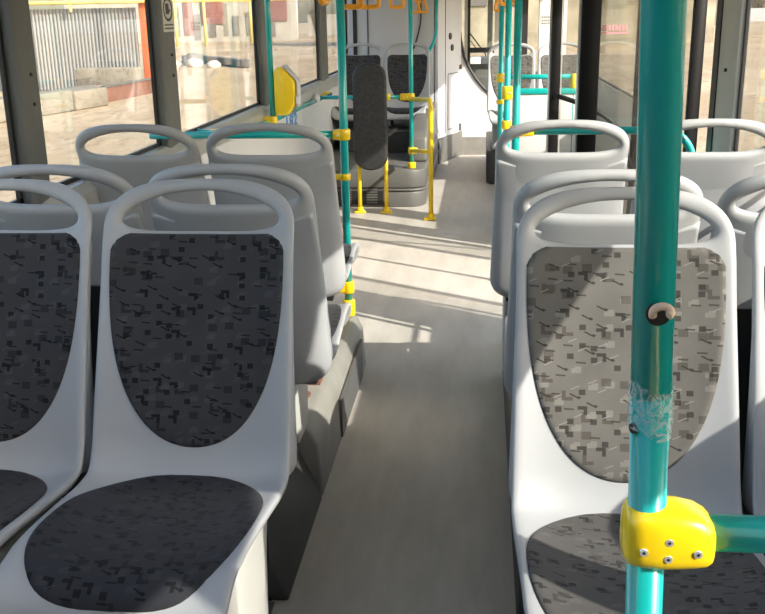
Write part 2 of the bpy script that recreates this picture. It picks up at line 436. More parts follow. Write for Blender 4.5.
# unseen rear wall kept closed and dark to deepen near shade, front wall with the windscreen
rw = MB().box((XL - .05, YB - .05, -.35), (XR + .05, YB, 2.25)); struct('wall_rear', rw, 'dark_panel')
fw = MB().box((XL - .05, YF, -.35), (XR + .05, YF + .05, .82)).box((XL - .05, YF, 2.1), (XR + .05, YF + .05, 2.25))
fw.box((XL - .05, YF, .82), (XL + .1, YF + .05, 2.1)).box((.98, YF, .82), (XR + .05, YF + .05, 2.1)); struct('wall_front', fw, 'white')
g = struct('window_%d' % wn, MB().box((XL + .1, YF + .02, .82), (.98, YF + .026, 2.1)), 'glass'); wn += 1
build('window_divider', MB().box((.48, YF - .03, .82), (.57, YF + .04, 2.1)), 'black', g)
build('window_divider', MB().box((.07, YF - .03, .82), (.135, YF + .04, 2.1)), 'pillar', g)
build('window_divider', MB().box((-.20, YF - .03, .82), (-.165, YF + .04, 2.1)), 'black', g)
o = struct('trim_%d' % tn, MB().box((.70, YF - .08, 0), (.89, YF - .02, 2.25)), 'white', bevel=.01); tn += 1
sgn = build('sticker', MB().box((.725, YF - .083, 1.38), (.865, YF - .08, 1.50)), 'paper', o)
tx = MB()
for r_, z in enumerate((1.465, 1.425, 1.39)):
    for k in range(5):
        tx.box((.735 + k * .026, YF - .085, z), (.735 + k * .026 + .016, YF - .083, z + .022))
build('sticker_print', tx, 'ink', sgn)
db = MB().prism([(YF - .55, 0), (YF - .55, .80), (YF - .35, 1.0), (YF - .06, 1.02), (YF - .06, 0)], 'x', -.62, .135)
dash = build('dashboard', db, 'dark_panel', loc=(-.25, YF - .3, 0), bevel=.02)
tag(dash, 'dark driver dashboard under the windscreen seen through the cab window', 'dashboard')
dpm = MB().box((-.155, YF - .56, .90), (-.01, YF - .5, 1.03)); build('instrument_panel', dpm, 'white', dash, label='pale instrument panel', bevel=.01)
wp_ = thing('windscreen_wiper', 'thin black wiper slanting across the far windscreen', 'wiper', (.04, YF + .06, 1.04))
build('wiper_arm', MB().tube([(.10, YF + .06, .80), (.05, YF + .075, 1.04), (-.16, YF + .07, 1.31)], .008, 8), 'black', wp_)
build('wiper_blade', MB().box((-.185, YF + .055, 1.26), (-.165, YF + .07, 1.66)).tube([(-.06, YF + .08, 1.10), (-.175, YF + .08, 1.25)], .006, 6), 'black', wp_)

# driver's cab partition
cw = MB().box((XL, 10.30, 0), (-.47, 10.36, 2.25)); struct('wall_cab', cw, 'cabgrey', bevel=.01)
cs = MB().prism([(-.49, 10.30), (-.45, 10.30), (-.22, 11.0), (-.26, 11.0)], 'z', 0, 2.25)
cabside = struct('wall_cab_side', cs, 'cabgrey')
ux, uy = .23 / .734, .7 / .734
def on_side(t, z, d=.0): # point on the visible slanted face, t metres along it
    return (-.45 + ux * t + uy * d, 10.30 + uy * t - ux * d, z)
pl = MB()
for a, b in [((.30, .92), (.62, .92)), ((.62, .92), (.62, .33)), ((.62, .33), (.30, .33)), ((.30, .33), (.30, .92))]:
    pl.tube([on_side(*a, .002), on_side(*b, .002)], .005, 6)
pl.tube([on_side(.22, .3, .002), on_side(.22, 1.9, .002)], .004, 6)
build('hatch_outline', pl, 'grille', cabside)
for t, z in ((.36, 1.31), (.42, 1.19)):
    build('vent_hole', MB().cyl(on_side(t, z, -.01), on_side(t, z, .012), .035, 18), 'black', cabside)
build('skirting', MB().prism([(-.45, 10.29), (-.435, 10.29), (-.205, 11.0), (-.22, 11.0)], 'z', 0, .27), 'box', cabside)
build('hinge', MB().box(on_side(.66, .28, 0), on_side(.69, .36, .02)).box(on_side(.66, .95, 0), on_side(.69, 1.0, .02)), 'grille', cabside)
# cab door: white below, big window with a curved black edge
curve = [(-.245, 2.2), (-.26, 1.85), (-.255, 1.60), (-.245, 1.42), (-.23, 1.27), (-.19, 1.08), (-.13, .95), (-.06, .84), (.02, .745), (.10, .68)]
cabdoor = MB().prism([(-.29, 0), (.14, 0), (.14, .66)] + [(x, z) for x, z in reversed(curve)] + [(-.29, 2.2)], 'y', 11.0, 11.04)
cd = struct('door_1', cabdoor, 'white')
build('door_glass', MB().prism([(.14, .66)] + [(x, z) for x, z in reversed(curve)] + [(.14, 2.2)], 'y', 11.018, 11.022), 'glass', cd)
build('window_seal', MB().tube([(x, 10.995, z) for x, z in curve], .016, 8), 'black', cd)
build('door_frame', MB().box((-.19, 11.02, .95), (-.155, 11.06, 2.2)).box((.14, 10.99, 0), (.19, 11.05, 2.2)), 'pillar_light', cd)
build('window_bar', MB().box((-.16, 11.03, 1.12), (.14, 11.06, 1.175)).box((-.16, 11.03, .94), (.14, 11.06, 1.0)).box((-.155, 11.03, .9), (-.125, 11.06, 2.2)), 'black', cd)
build('skirting', MB().box((-.22, 10.985, 0), (.14, 11.0, .2)), 'podium', cd)
# teal handle and cable on the cab partition
hd = thing('curved_handrail', 'thin teal curved handrail on the grey cab partition', 'handrail', (-.47, 10.2, 1.1))
build('rail', MB().tube(rounded([(-.60, 10.28, 1.07), (-.60, 10.2, 1.08), (-.46, 10.2, 1.30), (-.45, 10.2, 2.2)], .3, 10), .017, 10), 'teal', hd)
cb = build('cable', MB().tube(rounded([(-.70, 10.28, 1.2), (-.69, 10.28, 1.22), (-.62, 10.28, 1.45), (-.63, 10.28, 1.9)], .2, 8), .008, 6), 'black', loc=(-.70, 10.28, 1.2))
tag(cb, 'thin black cable running up the grey cab partition', 'cable')
for x in (-1.28, -1.16):
    pass
pnl = MB().box((-1.33, 10.285, .9), (-1.29, 10.30, 2.2)).box((-1.18, 10.29, .9), (-1.172, 10.30, 2.2)); build('panel_seam', pnl, 'black', bpy.data.objects['wall_cab'])

# podiums
pd = MB().prism([(XL, .26), (XL, 0), (-.51, 0), (-.52, .19), (-.545, .245), (-.57, .26)], 'y', 2.86, 4.12)
po = struct('trim_%d' % tn, pd, 'podium', bevel=.012); tn += 1
build('edge_strip', MB().box((-.68, 2.97, .26), (-.655, 4.0, .268)), 'alu', po, bevel=.004)
build('side_vent', MB().prism([(3.30, .02), (3.30, .17), (3.95, .19), (3.95, .02)], 'x', -.514, -.504), 'grille', po)
build('floor_bracket', MB().box((-.64, 3.22, .26), (-.57, 3.29, .275)).cyl((-.615, 3.12, .26), (-.615, 3.12, .268), .028, 16), 'rust', po, label='rusty seat fixing')
pk = MB().prism([(XL, 0), (XL, .26), (-.62, .26), (-.53, .06), (-.51, 0)], 'y', 2.26, 2.855)
struct('trim_%d' % tn, pk, 'dark_panel', bevel=.01); tn += 1
pr = MB().prism([(XR, 0), (XR, .18), (.14, .18), (.115, .15), (.11, 0)], 'y', 2.2, 4.05)
struct('trim_%d' % tn, pr, 'dark_panel', bevel=.01); tn += 1
rs = MB()
for k in range(9): rs.box((-1.0 + k * .052, 1.2, 0), (-.965 + k * .052, 2.25, .006))
struct('trim_%d' % tn, rs, 'grille'); tn += 1
# front-left wheel box in two steps, rounded corners
def rr_poly(x0, y0, x1, y1, r, corners, n=6):
    pts = []
    C = [(x0, y0, PI, 'a'), (x1, y0, 1.5 * PI, 'b'), (x1, y1, 0, 'c'), (x0, y1, .5 * PI, 'd')]
    for x, y, a0, k in C:
        if k in corners:
            cx = x + (r if x == x0 else -r); cy = y + (r if y == y0 else -r)
            for i in range(n + 1):
                a = a0 + .5 * PI * i / n; pts.append((cx + r * math.cos(a), cy + r * math.sin(a)))
        else: pts.append((x, y))
    return pts
wb = MB().prism(rr_poly(XL, 7.9, -.45, 10.3, .16, 'b'), 'z', 0, .13)
wb.prism(rr_poly(XL, 7.89, -.44, 10.3, .16, 'b'), 'z', .135, .155)
wb.prism(rr_poly(XL, 7.9, -.45, 10.3, .16, 'b'), 'z', .16, .31)
wbo = struct('trim_%d' % tn, wb, 'box', bevel=.012); tn += 1
gm = MB()
for gx in (-1.16, -.94):
    for k in range(6): gm.box((gx, 7.885, .035 + k * .022), (gx + .09, 7.9, .047 + k * .022))
build('grille_slats', gm, 'box', wbo); build('grille_recess', MB().box((-1.19, 7.892, .02), (-.80, 7.899, .17)), 'black', wbo)
ch = MB().prism([(8.35, .31), (8.40, .52), (8.62, .64), (10.3, .66), (10.3, .31)], 'x', -.62, -.455)
build('seat_cheek', ch, 'box', wbo, bevel=.03, seg=3)
build('under_seat_box', MB().box((-1.30, 9.0, .31), (-.64, 10.28, .50)), 'dark_panel', wbo)
build('wheel_arch', MB().box((-.452, 8.6, .05), (-.445, 9.2, .30)), 'black', wbo, bevel=.003)
bx = MB().prism(rr_poly(.06, 9.0, XR, 10.6, .1, 'a'), 'z', 0, .31); struct('trim_%d' % tn, bx, 'dark_panel', bevel=.015); tn += 1

# ------------------------------------------------------------------ seats
def catmull(P, n=14):
    out = []
    Q = [Vector(p) for p in P]; Q = [Q[0] * 2 - Q[1]] + Q + [Q[-1] * 2 - Q[-2]]
    for i in range(1, len(Q) - 2):
        for k in range(n):
            t = k / n; a, b, c, d = Q[i - 1:i + 3]
            out.append(.5 * ((2 * b) + (c - a) * t + (2 * a - 5 * b + 4 * c - d) * t * t + (3 * b - 3 * c + d - a) * t ** 3))
    out.append(Q[-2]); return out
prof = catmull([(-.525, .505), (-.536, .535), (-.523, .566), (-.487, .586), (-.40, .588), (-.26, .570), (-.13, .552), (-.055, .56), (-.012, .612), (.022, .70), (.068, .82), (.118, .95), (.166, 1.075), (.215, 1.195)])
acc = [0.0]
for a, b in zip(prof[:-1], prof[1:]): acc.append(acc[-1] + (b - a).length)
S = acc[-1]
def at_s(s):
    s = max(0, min(S - 1e-6, s)); lo, hi = 0, len(acc) - 1
    while hi - lo > 1:
        m_ = (lo + hi) // 2
        if acc[m_] <= s: lo = m_
        else: hi = m_
    f = (s - acc[lo]) / (acc[hi] - acc[lo]); p = prof[lo].lerp(prof[hi], f)
    i0, i1 = max(0, lo - 3), min(len(prof) - 1, hi + 3)
    t = (prof[i1] - prof[i0]).normalized()
    return p, t
def s_of(y=None, z=None):
    if z is not None: return min(range(len(prof) // 2, len(prof)), key=lambda i: abs(prof[i][1] - z)) and acc[min(range(len(prof) // 2, len(prof)), key=lambda i: abs(prof[i][1] - z))]
    return acc[min(range(20, len(prof) * 2 // 3), key=lambda i: abs(prof[i][0] - y))]
HW = .222
def surf(w, s, off):
    p, t = at_s(s); n = Vector((-t[1], t[0]))
    k = abs(w) / HW
    bol = .030 * k ** 3
    if s > S - .16: bol *= 1 - .55 * (s - (S - .16)) / .16
    q = p + n * (bol + off)
    return Vector((w, q[0], q[1]))
def sgnpow(v, e): return math.copysign(abs(v) ** e, v)
def half_width(s):
    c = s_of(y=-.03) / S; u = s / S
    if u < c: k = u / c; return .217 + .010 * k * k * (3 - 2 * k)
    k = (u - c) / (1 - c); return .227 - .006 * min(1, k * 1.6)
def shell_outline():
    P = []
    # front lip, rounded front corners (superellipse), sides, arched top
    for i in range(28):
        a = PI + PI * i / 27
        P.append((.217 * sgnpow(math.cos(a), 2 / 4.2), .13 + .13 * sgnpow(math.sin(a), 2 / 4.2)))
    ns = 52
    sh = S - .125
    for i in range(1, ns):
        s = .13 + (sh - .13) * i / ns; u = i / ns
        P.append((half_width(s), s))
    for i in range(40):
        a = PI * i / 39
        P.append((.221 * sgnpow(math.cos(a), 2 / 3.0), sh + .125 * sgnpow(math.sin(a), 2 / 2.35)))
    for i in range(1, ns):
        u = 1 - i / ns; s = .13 + (sh - .13) * u
        P.append((-half_width(s), s))
    return P
def hole_outline():
    P = []
    for i in range(56):
        a = 2 * PI * i / 56
        w = .183 * sgnpow(math.cos(a), 2 / 2.2); v = .047 * sgnpow(math.sin(a), 2 / 2.0)
        P.append((w, S - (.075 + .022 * (w / .18) ** 2) + v))
    return P
def inside(p, poly):
    x, y = p; c = False; j = len(poly) - 1
    for i in range(len(poly)):
        xi, yi = poly[i]; xj, yj = poly[j]
        if (yi > y) != (yj > y) and x < (xj - xi) * (y - yi) / (yj - yi) + xi: c = not c
        j = i
    return c
def dist_to(p, polys):
    best = 1e9; px, py = p
    for poly in polys:
        for i in range(len(poly)):
            ax, ay = poly[i - 1]; bx_, by_ = poly[i]
            dx, dy = bx_ - ax, by_ - ay; l2 = dx * dx + dy * dy or 1e-12
            t = max(0, min(1, ((px - ax) * dx + (py - ay) * dy) / l2))
            d = (px - ax - t * dx) ** 2 + (py - ay - t * dy) ** 2
            if d < best: best = d
    return math.sqrt(best)
def resample(poly, step):
    out = []
    for i in range(len(poly)):
        a, b = Vector(poly[i]), Vector(poly[(i + 1) % len(poly)])
        n = max(1, int((b - a).length / step + .5))
        for k in range(n): out.append(tuple(a.lerp(b, k / n)))
    return out
def sheet(name, outline, holes, r, hf, hb, base=0.0, grid=.02, step=.012, taper=0):
    """a curved slab with rounded rims cut to an outline, following the seat profile"""
    polys = [resample(outline, step)] + [resample(h, step * .8) for h in holes]
    pts = []; edges = []; dd = []
    for poly in polys:
        o = len(pts); pts += poly; dd += [0.0] * len(poly)
        edges += [(o + i, o + (i + 1) % len(poly)) for i in range(len(poly))]
    def ok(p, dmin): return inside(p, polys[0]) and not any(inside(p, h) for h in polys[1:]) and dist_to(p, polys) > dmin
    for poly, sg in zip(polys, [1] + [-1] * len(holes)):
        area = sum(poly[i - 1][0] * poly[i][1] - poly[i][0] * poly[i - 1][1] for i in range(len(poly)))
        for fr_ in (.10, .35, .75, 1.2):
            d = r * fr_
            for i in range(len(poly)):
                a, b = Vector(poly[i - 1]), Vector(poly[(i + 1) % len(poly)])
                t = (b - a).normalized(); n = Vector((-t.y, t.x)) * (1 if area > 0 else -1) * sg
                p = tuple(Vector(poly[i]) + n * d)
                if ok(p, d * .96): pts.append(p)
    xs = [p[0] for p in outline]; ys = [p[1] for p in outline]
    y = min(ys)
    while y < max(ys):
        x = -.24
        while x <= .241:
            if ok((x, y), r * 1.45): pts.append((x, y))
            x += grid
        y += grid
    V, E_, Fc, *_ = delaunay_2d_cdt([Vector(p) for p in pts], edges, [], 0, 1e-5)
    V = [tuple(v) for v in V]
    tris = []
    for f in Fc:
        c = (sum(V[i][0] for i in f) / len(f), sum(V[i][1] for i in f) / len(f))
        if inside(c, polys[0]) and not any(inside(c, h) for h in polys[1:]): tris.append(list(f))
    D = [dist_to(p, polys) for p in V]
    q = [math.sqrt(max(0, 1 - (1 - min(d / r, 1)) ** 2)) if d > 2e-5 else 0.0 for d in D]
    verts = []; idb = {}
    def tk(s_):
        if not taper: return 1.0
        k = max(0.0, min(1.0, (S - s_) / taper)); return k * k * (3 - 2 * k)
    for i, p in enumerate(V): verts.append(surf(p[0], p[1], base * tk(p[1]) + hf * q[i] * tk(p[1])))
    for i, p in enumerate(V):
        if q[i] == 0: idb[i] = i
        else: idb[i] = len(verts); verts.append(surf(p[0], p[1], base * tk(p[1]) - (hb * q[i] - .012) * tk(p[1]) - .012))
    faces = [t for t in tris] + [[idb[i] for i in reversed(t)] for t in tris]
    me = bpy.data.meshes.new(name); me.from_pydata(verts, [], faces)
    uvl = me.uv_layers.new(name='UVMap')
    inv = {}
    for i, p in enumerate(V): inv[i] = p; inv[idb[i]] = p
    for lp_ in me.loops: uvl.data[lp_.index].uv = inv[lp_.vertex_index]
    bm = bmesh.new(); bm.from_mesh(me); bmesh.ops.recalc_face_normals(bm, faces=bm.faces); bm.to_mesh(me); bm.free()
    for p in me.polygons: p.use_smooth = True
    return me
s_back_lo = s_of(z=.625); s_back_hi = S - .130
s_pan_lo = s_of(y=-.530); s_pan_hi = s_of(y=-.042)
def back_pad_outline():
    P = []; n = 40
    Lh = s_back_hi - s_back_lo
    right = []
    for i in range(n + 1):
        t = (i / n) ** 1.7                          # 0 at the bottom
        hw = .206 * (1 - (1 - t) ** 2.9) ** (1 / 2.1)
        hw *= 1 - .03 * t
        if t > .90: hw -= .035 * (1 - math.sqrt(max(0, 1 - ((t - .90) / .10) ** 2)))
        right.append((hw, s_back_lo + Lh * t))
    P = [p for p in right] + [(-w, s) for w, s in reversed(right[1:])]
    return P
def seat_pad_outline():
    P = []; c = (s_pan_lo + s_pan_hi) / 2; h = (s_pan_hi - s_pan_lo) / 2
    for i in range(72):
        a = 2 * PI * i / 72
        y = sgnpow(math.sin(a), 2 / 2.9); w = .207 * sgnpow(math.cos(a), 2 / 3.6)
        if y > 0: w *= 1 - .19 * y * y
        P.append((w, c + h * y))
    return P
shell_me = sheet('seat_shell', shell_outline(), [hole_outline()], .020, .012, .017)
bp_me = sheet('back_cushion', back_pad_outline(), [], .014, .010, .004, base=.010, grid=.03, step=.016)
sp_me = sheet('seat_cushion', seat_pad_outline(), [], .014, .010, .004, base=.010, grid=.03, step=.016)
shell_me.materials.append(M['shell'])
_sv = (prof, acc, S)
prof = catmull([(.010, .530), (.024, .575), (.035, .625), (.050, .70), (.080, .82), (.120, .95), (.160, 1.06)])
acc = [0.0]
for a, b in zip(prof[:-1], prof[1:]): acc.append(acc[-1] + (b - a).length)
S = acc[-1]
def cover_outline():
    P = []
    for i in range(28):
        a = PI + PI * i / 27
        P.append((.231 * sgnpow(math.cos(a), 2 / 5.5), .085 + .085 * sgnpow(math.sin(a), 2 / 3.2)))
    for i in range(1, 40): P.append((.231 - .013 * i / 40, .085 + (S - .095) * i / 40))
    for i in range(12): P.append((.218 - .436 * i / 11, S - .002 - .03 * (1 - (1 - 2 * i / 11) ** 2)))
    for i in range(39, 0, -1): P.append((-.231 + .013 * i / 40, .085 + (S - .095) * i / 40))
    return P
cover_me = sheet('back_cover', cover_outline(), [], .034, .040, .028, base=-.012, grid=.03, step=.016, taper=.5)
cover_me.materials.append(M['shell'])
prof, acc, S = _sv
pads = {}
for key in ('fab_dark', 'fab_worn'):
    a, b = bp_me.copy(), sp_me.copy(); a.materials.append(M[key]); b.materials.append(M[key.replace('fab', 'pan')]); pads[key] = (a, b)

leg_me = {}
def seat_proto(base, key, label, group, lx0=.175):
    """seat facing -y; base = height of what its legs stand on, measured in the seat's own frame"""
    t = thing('bus_seat', label, 'seat', (0, 0, base), 0, group)
    def mesh_part(nm, me):
        o = bpy.data.objects.new(nm, me); COL.objects.link(o); o.parent = t; o.location = (0, 0, -base); return o
    mesh_part('seat_shell', shell_me); mesh_part('back_cover', cover_me)
    mesh_part('back_cushion', pads[key][0]); mesh_part('seat_cushion', pads[key][1])
    for sx in (1, -1):
        lg = MB().prism([(-.34, .550), (-.06, .525), (-.09, .42), (-.14, base + .012), (-.14, base), (-.30, base), (-.30, base + .012)], 'x', sx * lx0, sx * (lx0 - .045))
        build('leg', lg, 'pillar_light', t, bevel=.008)
    uf = MB().box((-.17, -.42, .525), (.17, -.37, .550)).box((-.17, -.10, .495), (.17, -.06, .518)).box((-.15, -.38, .51), (-.12, -.08, .53)).box((.12, -.38, .51), (.15, -.08, .53))
    build('under_frame', uf, 'black', t)
    return t
GS = 'grey plastic bus seats in pairs'
proto_floor_dark = seat_proto(.005, 'fab_dark', '', GS)
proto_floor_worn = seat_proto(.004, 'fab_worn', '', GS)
proto_pod = seat_proto(.26, 'fab_dark', '', GS, .095)
proto_pod_r = seat_proto(.18, 'fab_dark', '', GS)
proto_far = seat_proto(.25, 'fab_dark', '', GS)
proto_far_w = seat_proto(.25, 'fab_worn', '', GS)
used = set()
def put_seat(proto, x, y, dz, rz, label):
    o = proto if proto.name not in used else copy_tree(proto)
    used.add(proto.name)
    base = {proto_floor_dark.name: .005, proto_floor_worn.name: .004, proto_pod.name: .26, proto_pod_r.name: .18, proto_far.name: .25, proto_far_w.name: .25}[proto.name]
    o.location = (x, y, base + dz); o.rotation_euler = (0, 0, rz); o['label'] = label
    return o
LY1, RY1 = 1.93, 1.82
put_seat(proto_floor_dark, -.633, LY1, 0, 0, 'grey bus seat with dark patterned cushions, nearest to the aisle on the left')
put_seat(proto_floor_dark, -1.103, LY1, 0, 0, 'grey bus seat with dark cushions cut off by the left edge of the photo')
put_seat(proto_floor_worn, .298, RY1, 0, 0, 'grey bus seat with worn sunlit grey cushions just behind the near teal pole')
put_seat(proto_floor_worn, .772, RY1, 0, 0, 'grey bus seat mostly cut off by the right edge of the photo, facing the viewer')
put_seat(proto_pod, -.648, 2.58, 0, PI, 'grey seat turned away, back to back with the nearest left aisle seat')
put_seat(proto_pod, -1.118, 2.58, 0, PI, 'grey seat turned away beside the first left window pillar')
put_seat(proto_pod, -.722, 3.41, .012, PI, 'grey seat turned away in front of the left teal pole standing on the podium')
put_seat(proto_pod, -1.19, 3.41, .012, PI, 'grey seat turned away between the left window and the seat by the teal pole')
put_seat(proto_pod_r, .300, 2.43, .008, PI, 'grey seat turned away directly behind the worn grey cushioned seat')
put_seat(proto_pod_r, .772, 2.43, .008, PI, 'grey seat turned away at the right photo edge behind the cut-off window seat')
put_seat(proto_pod_r, 0.272, 3.42, .015, PI, 'grey seat turned away on the right aisle side below the teal crossbar')
put_seat(proto_pod_r, .745, 3.42, .015, PI, 'grey seat turned away beside the right window pillar next to the door')
put_seat(proto_far, -1.205, 9.75, .075, 0, 'far grey seat by the left window partly hidden behind the upright padded board')
put_seat(proto_far, -.735, 9.75, .075, 0, 'far grey seat with dark cushion behind the slim teal pole and yellow post')
put_seat(proto_far_w, .285, 9.35, .07, 0, 'far right grey seat partly hidden behind the three teal poles')
put_seat(proto_far_w, .757, 9.35, .07, 0, 'far right grey seat seen between the black door frames')

struct('trim_%d' % tn, MB().box((.12, 2.135, .18), (.985, 2.15, .90)), 'black'); tn += 1  # board put in to block sun through the gap between seat backs
struct('trim_%d' % tn, MB().box((-1.40, 2.262, .0), (-.56, 2.275, .90)), 'black'); tn += 1  # same added board on the left
# ------------------------------------------------------------------ poles and rails
R_P = .0175
def clamp_mb(c, axis='x', ln=.07, h=.055, w=.05, r=.028):
    mb = MB(); x, y, z = c
    mb.cyl((x, y, z - h / 2), (x, y, z + h / 2), r, 18)
    if axis == 'x': mb.box((x, y - w / 2, z - h / 2 + .004), (x + ln, y + w / 2, z + h / 2 - .004))
    elif axis == 'y': mb.box((x - w / 2, y, z - h / 2 + .004), (x + w / 2, y + ln, z + h / 2 - .004))
    return mb
def screw_mb(c): 
    x, y, z = c; return MB().cyl((x, y, z), (x, y - .006, z), .0055, 10)
def clamp(parent, c, axis='x', ln=.07, h=.055, w=.05, r=.028, screws=2, mat='yellow'):
    o = build('clamp', clamp_mb(c, axis, ln, h, w, r), mat, parent, bevel=.006)
    x, y, z = c
    for k in range(screws):
        sx = x + (ln * (k + 1) / (screws + 1) if axis == 'x' else (-.012 + .024 * k))
        if axis == 'y': sy = y - r
        else: sy = y - w / 2 + .001
        build('screw', screw_mb((sx, sy, z)), 'steel', o)
    return o
# the near pole, its big yellow joint and its rail
py_ = .815
def pxz(z): return .143 + (1.555 - z) * .0325          # the pole leans a little
px_ = pxz(1.085)
near = thing('grab_pole', 'large teal pole nearest the viewer with big yellow joint and side rail', 'handrail', (pxz(0), py_, 0))
build('pole', MB().cyl((pxz(1.222), py_, 1.222), (pxz(2.25), py_, 2.25), .0180, 32), 'teal', near, label='upper tube of the pole')
build('pole', MB().cyl((pxz(0), py_, 0), (pxz(1.225), py_, 1.225), .0172, 32), 'teal', near, label='lower tube of the pole')
build('rail', MB().cyl((px_ + .03, py_, 1.085), (XR, py_, 1.085), .0172, 28), 'teal', near)
# joint: rounded body, tapering towards the rail
def joint():
    mb = MB(); secs = []
    n = 28
    for (x, hh, yy, zc) in [(-.0300, .006, .006, 0), (-.0285, .022, .016, 0), (-.024, .0285, .023, .0), (-.012, .0305, .0275, 0), (.004, .0310, .0285, 0), (.020, .0305, .028, .0), (.036, .028, .027, -.001), (.046, .024, .0255, -.003), (.0505, .020, .0225, -.004), (.052, .0165, .019, -.005)]:
        ring = []
        for k in range(n):
            a = 2 * PI * k / n
            ring.append((px_ + .007 + x, py_ + yy * sgnpow(math.cos(a), 2 / 3.2), 1.084 + zc + hh * sgnpow(math.sin(a), 2 / 3.6)))
        secs.append(ring)
    vs = [p for r_ in secs for p in r_]; fs = []
    for i in range(len(secs) - 1):
        for k in range(n):
            l = (k + 1) % n; fs.append((i * n + k, i * n + l, (i + 1) * n + l, (i + 1) * n + k))
    fs.append(tuple(range(n))[::-1]); fs.append(tuple(range((len(secs) - 1) * n, len(secs) * n)))
    mb.add(vs, fs, True); return mb
jo = build('clamp', joint(), 'yellow', near)
for dx, dz in ((-.012, -.006), (.010, .005), (.010, -.012), (.036, -.006)):
    sc_ = build('screw', MB().cyl((px_ + .006 + dx, py_ - .02, 1.084 + dz), (px_ + .006 + dx, py_ - .0288, 1.084 + dz), .0037, 14), 'steel', jo)
    build('screw_socket', MB().cyl((px_ + .006 + dx, py_ - .028, 1.084 + dz), (px_ + .006 + dx, py_ - .0292, 1.084 + dz), .0015, 6), 'black', sc_)
# hole with a curl of cream cord sticking out
hz = 1.302; hx = pxz(hz)
ringp = [(hx + .001 + .0115 * math.cos(a), py_ - .0178 + .004 * abs(math.cos(a)) ** 2, hz + .0115 * math.sin(a)) for a in [2 * PI * k / 20 for k in range(20)]]
dk = MB().cyl((hx + .001, py_ - .012, hz), (hx + .001, py_ - .0184, hz), .0105, 20)
hole = build('cable_hole', dk, 'black', near)
curl = []
for k in range(26):
    a = -2.6 - 4.4 * k / 25; rr = .0075 - .0045 * k / 25
    curl.append((hx + .004 + rr * 1.25 * math.cos(a), py_ - .022 - .010 * k / 25, hz + .003 + rr * math.sin(a) + .002 * k / 25))
build('cord_end', MB().tube(curl, .0036, 10), 'cream', hole, label='curled cream cord end')
tp = MB(); vs = []; n = 40; rows = 14
for j in range(rows):
    z = 1.188 + .044 * j / (rows - 1)
    for k in range(n):
        a = 2 * PI * k / n; rr = .0192 + .0009 * math.sin(3 * a + j * 1.7) * math.sin(5.3 * a - j) + .0006 * random.random()
        dz = .006 * math.sin(2 * a + .5) if j in (0, rows - 1) else 0
        vs.append((pxz(z) + rr * math.cos(a), py_ + rr * math.sin(a), z + dz))
fs = [(j * n + k, j * n + (k + 1) % n, (j + 1) * n + (k + 1) % n, (j + 1) * n + k) for j in range(rows - 1) for k in range(n)]
tp.add(vs, fs, True); build('tape', tp, 'tape', near, label='crumpled clear tape')
build('bolt_hole', MB().cyl((pxz(1.192) - .0145, py_ - .008, 1.192), (pxz(1.192) - .0165, py_ - .0095, 1.192), .005, 12), 'black', near)
build('foot', MB().cyl((pxz(0), py_, 0), (pxz(0), py_, .03), .035, 20), 'yellow', near)

# left pole on the podium with crossbar behind the third-row seats
lx, ly = -.575, 4.06
lpz = thing('grab_pole', 'teal pole on the left podium edge with yellow clamps and crossbar to the window', 'handrail', (lx, ly, .26))
build('pole', MB().cyl((lx, ly, .26), (lx, ly, 1.931), R_P, 18), 'teal', lpz)
build('crossbar', MB().cyl((lx - .02, ly, 1.065), (XL + .002, ly, 1.065), .016, 14), 'teal', lpz)
clamp(lpz, (lx, ly, 1.065), 'x', -.045, .048, .05, .027, 1)
clamp(lpz, (lx, ly, .885), 'x', -.05, .03, .035, .024, 0)
clamp(lpz, (lx, ly, .395), 'x', -.09, .055, .05, .027, 2)
clamp(lpz, (lx, ly, .30), None, 0, .075, .05, .029, 0)

# rail along the left wall
wrl = thing('wall_handrail', 'teal handrail along the white left wall below the windows', 'handrail', (-1.36, 4.9, .93))
rail_pts = [(XL, 4.75, 1.0), (-1.355, 4.80, .985), (-1.35, 5.0, .95), (-1.345, 6.1, .90), (-1.345, 8.72, .87)]
build('rail', MB().tube(rounded(rail_pts, .1), .0165, 12), 'teal', wrl)
for y in (4.86, 6.25, 8.6):
    zz = .97 if y < 5 else (.898 if y < 7 else .872)
    build('bracket', MB().box((XL + .001, y - .03, zz - .03), (-1.335, y + .03, zz + .03)), 'yellow', wrl, bevel=.008)
build('bracket', MB().sphere((-1.34, 7.9, .90), .035, (1, 1, 1.1)), 'white', wrl, label='small white knob with reddish mark')
# number on the wall
def text_mesh(s, size):
    cu = bpy.data.curves.new('number', 'FONT'); cu.body = s; cu.size = size; cu.extrude = .001; cu.space_character = 1.15; cu.offset = size * .02
    ob_ = bpy.data.objects.new('number', cu); COL.objects.link(ob_)
    dg = bpy.context.evaluated_depsgraph_get(); me = bpy.data.meshes.new_from_object(ob_.evaluated_get(dg))
    bpy.data.objects.remove(ob_); return me
nm = text_mesh('182', .13); nm.materials.append(M['blue'])
no = bpy.data.objects.new('number', nm); COL.objects.link(no)
no.parent = bpy.data.objects['wall_left']; no.rotation_euler = (PI / 2, 0, PI / 2); no.location = (XL + .002, 6.98, .745)
no.scale = (2.2, 1, 1)

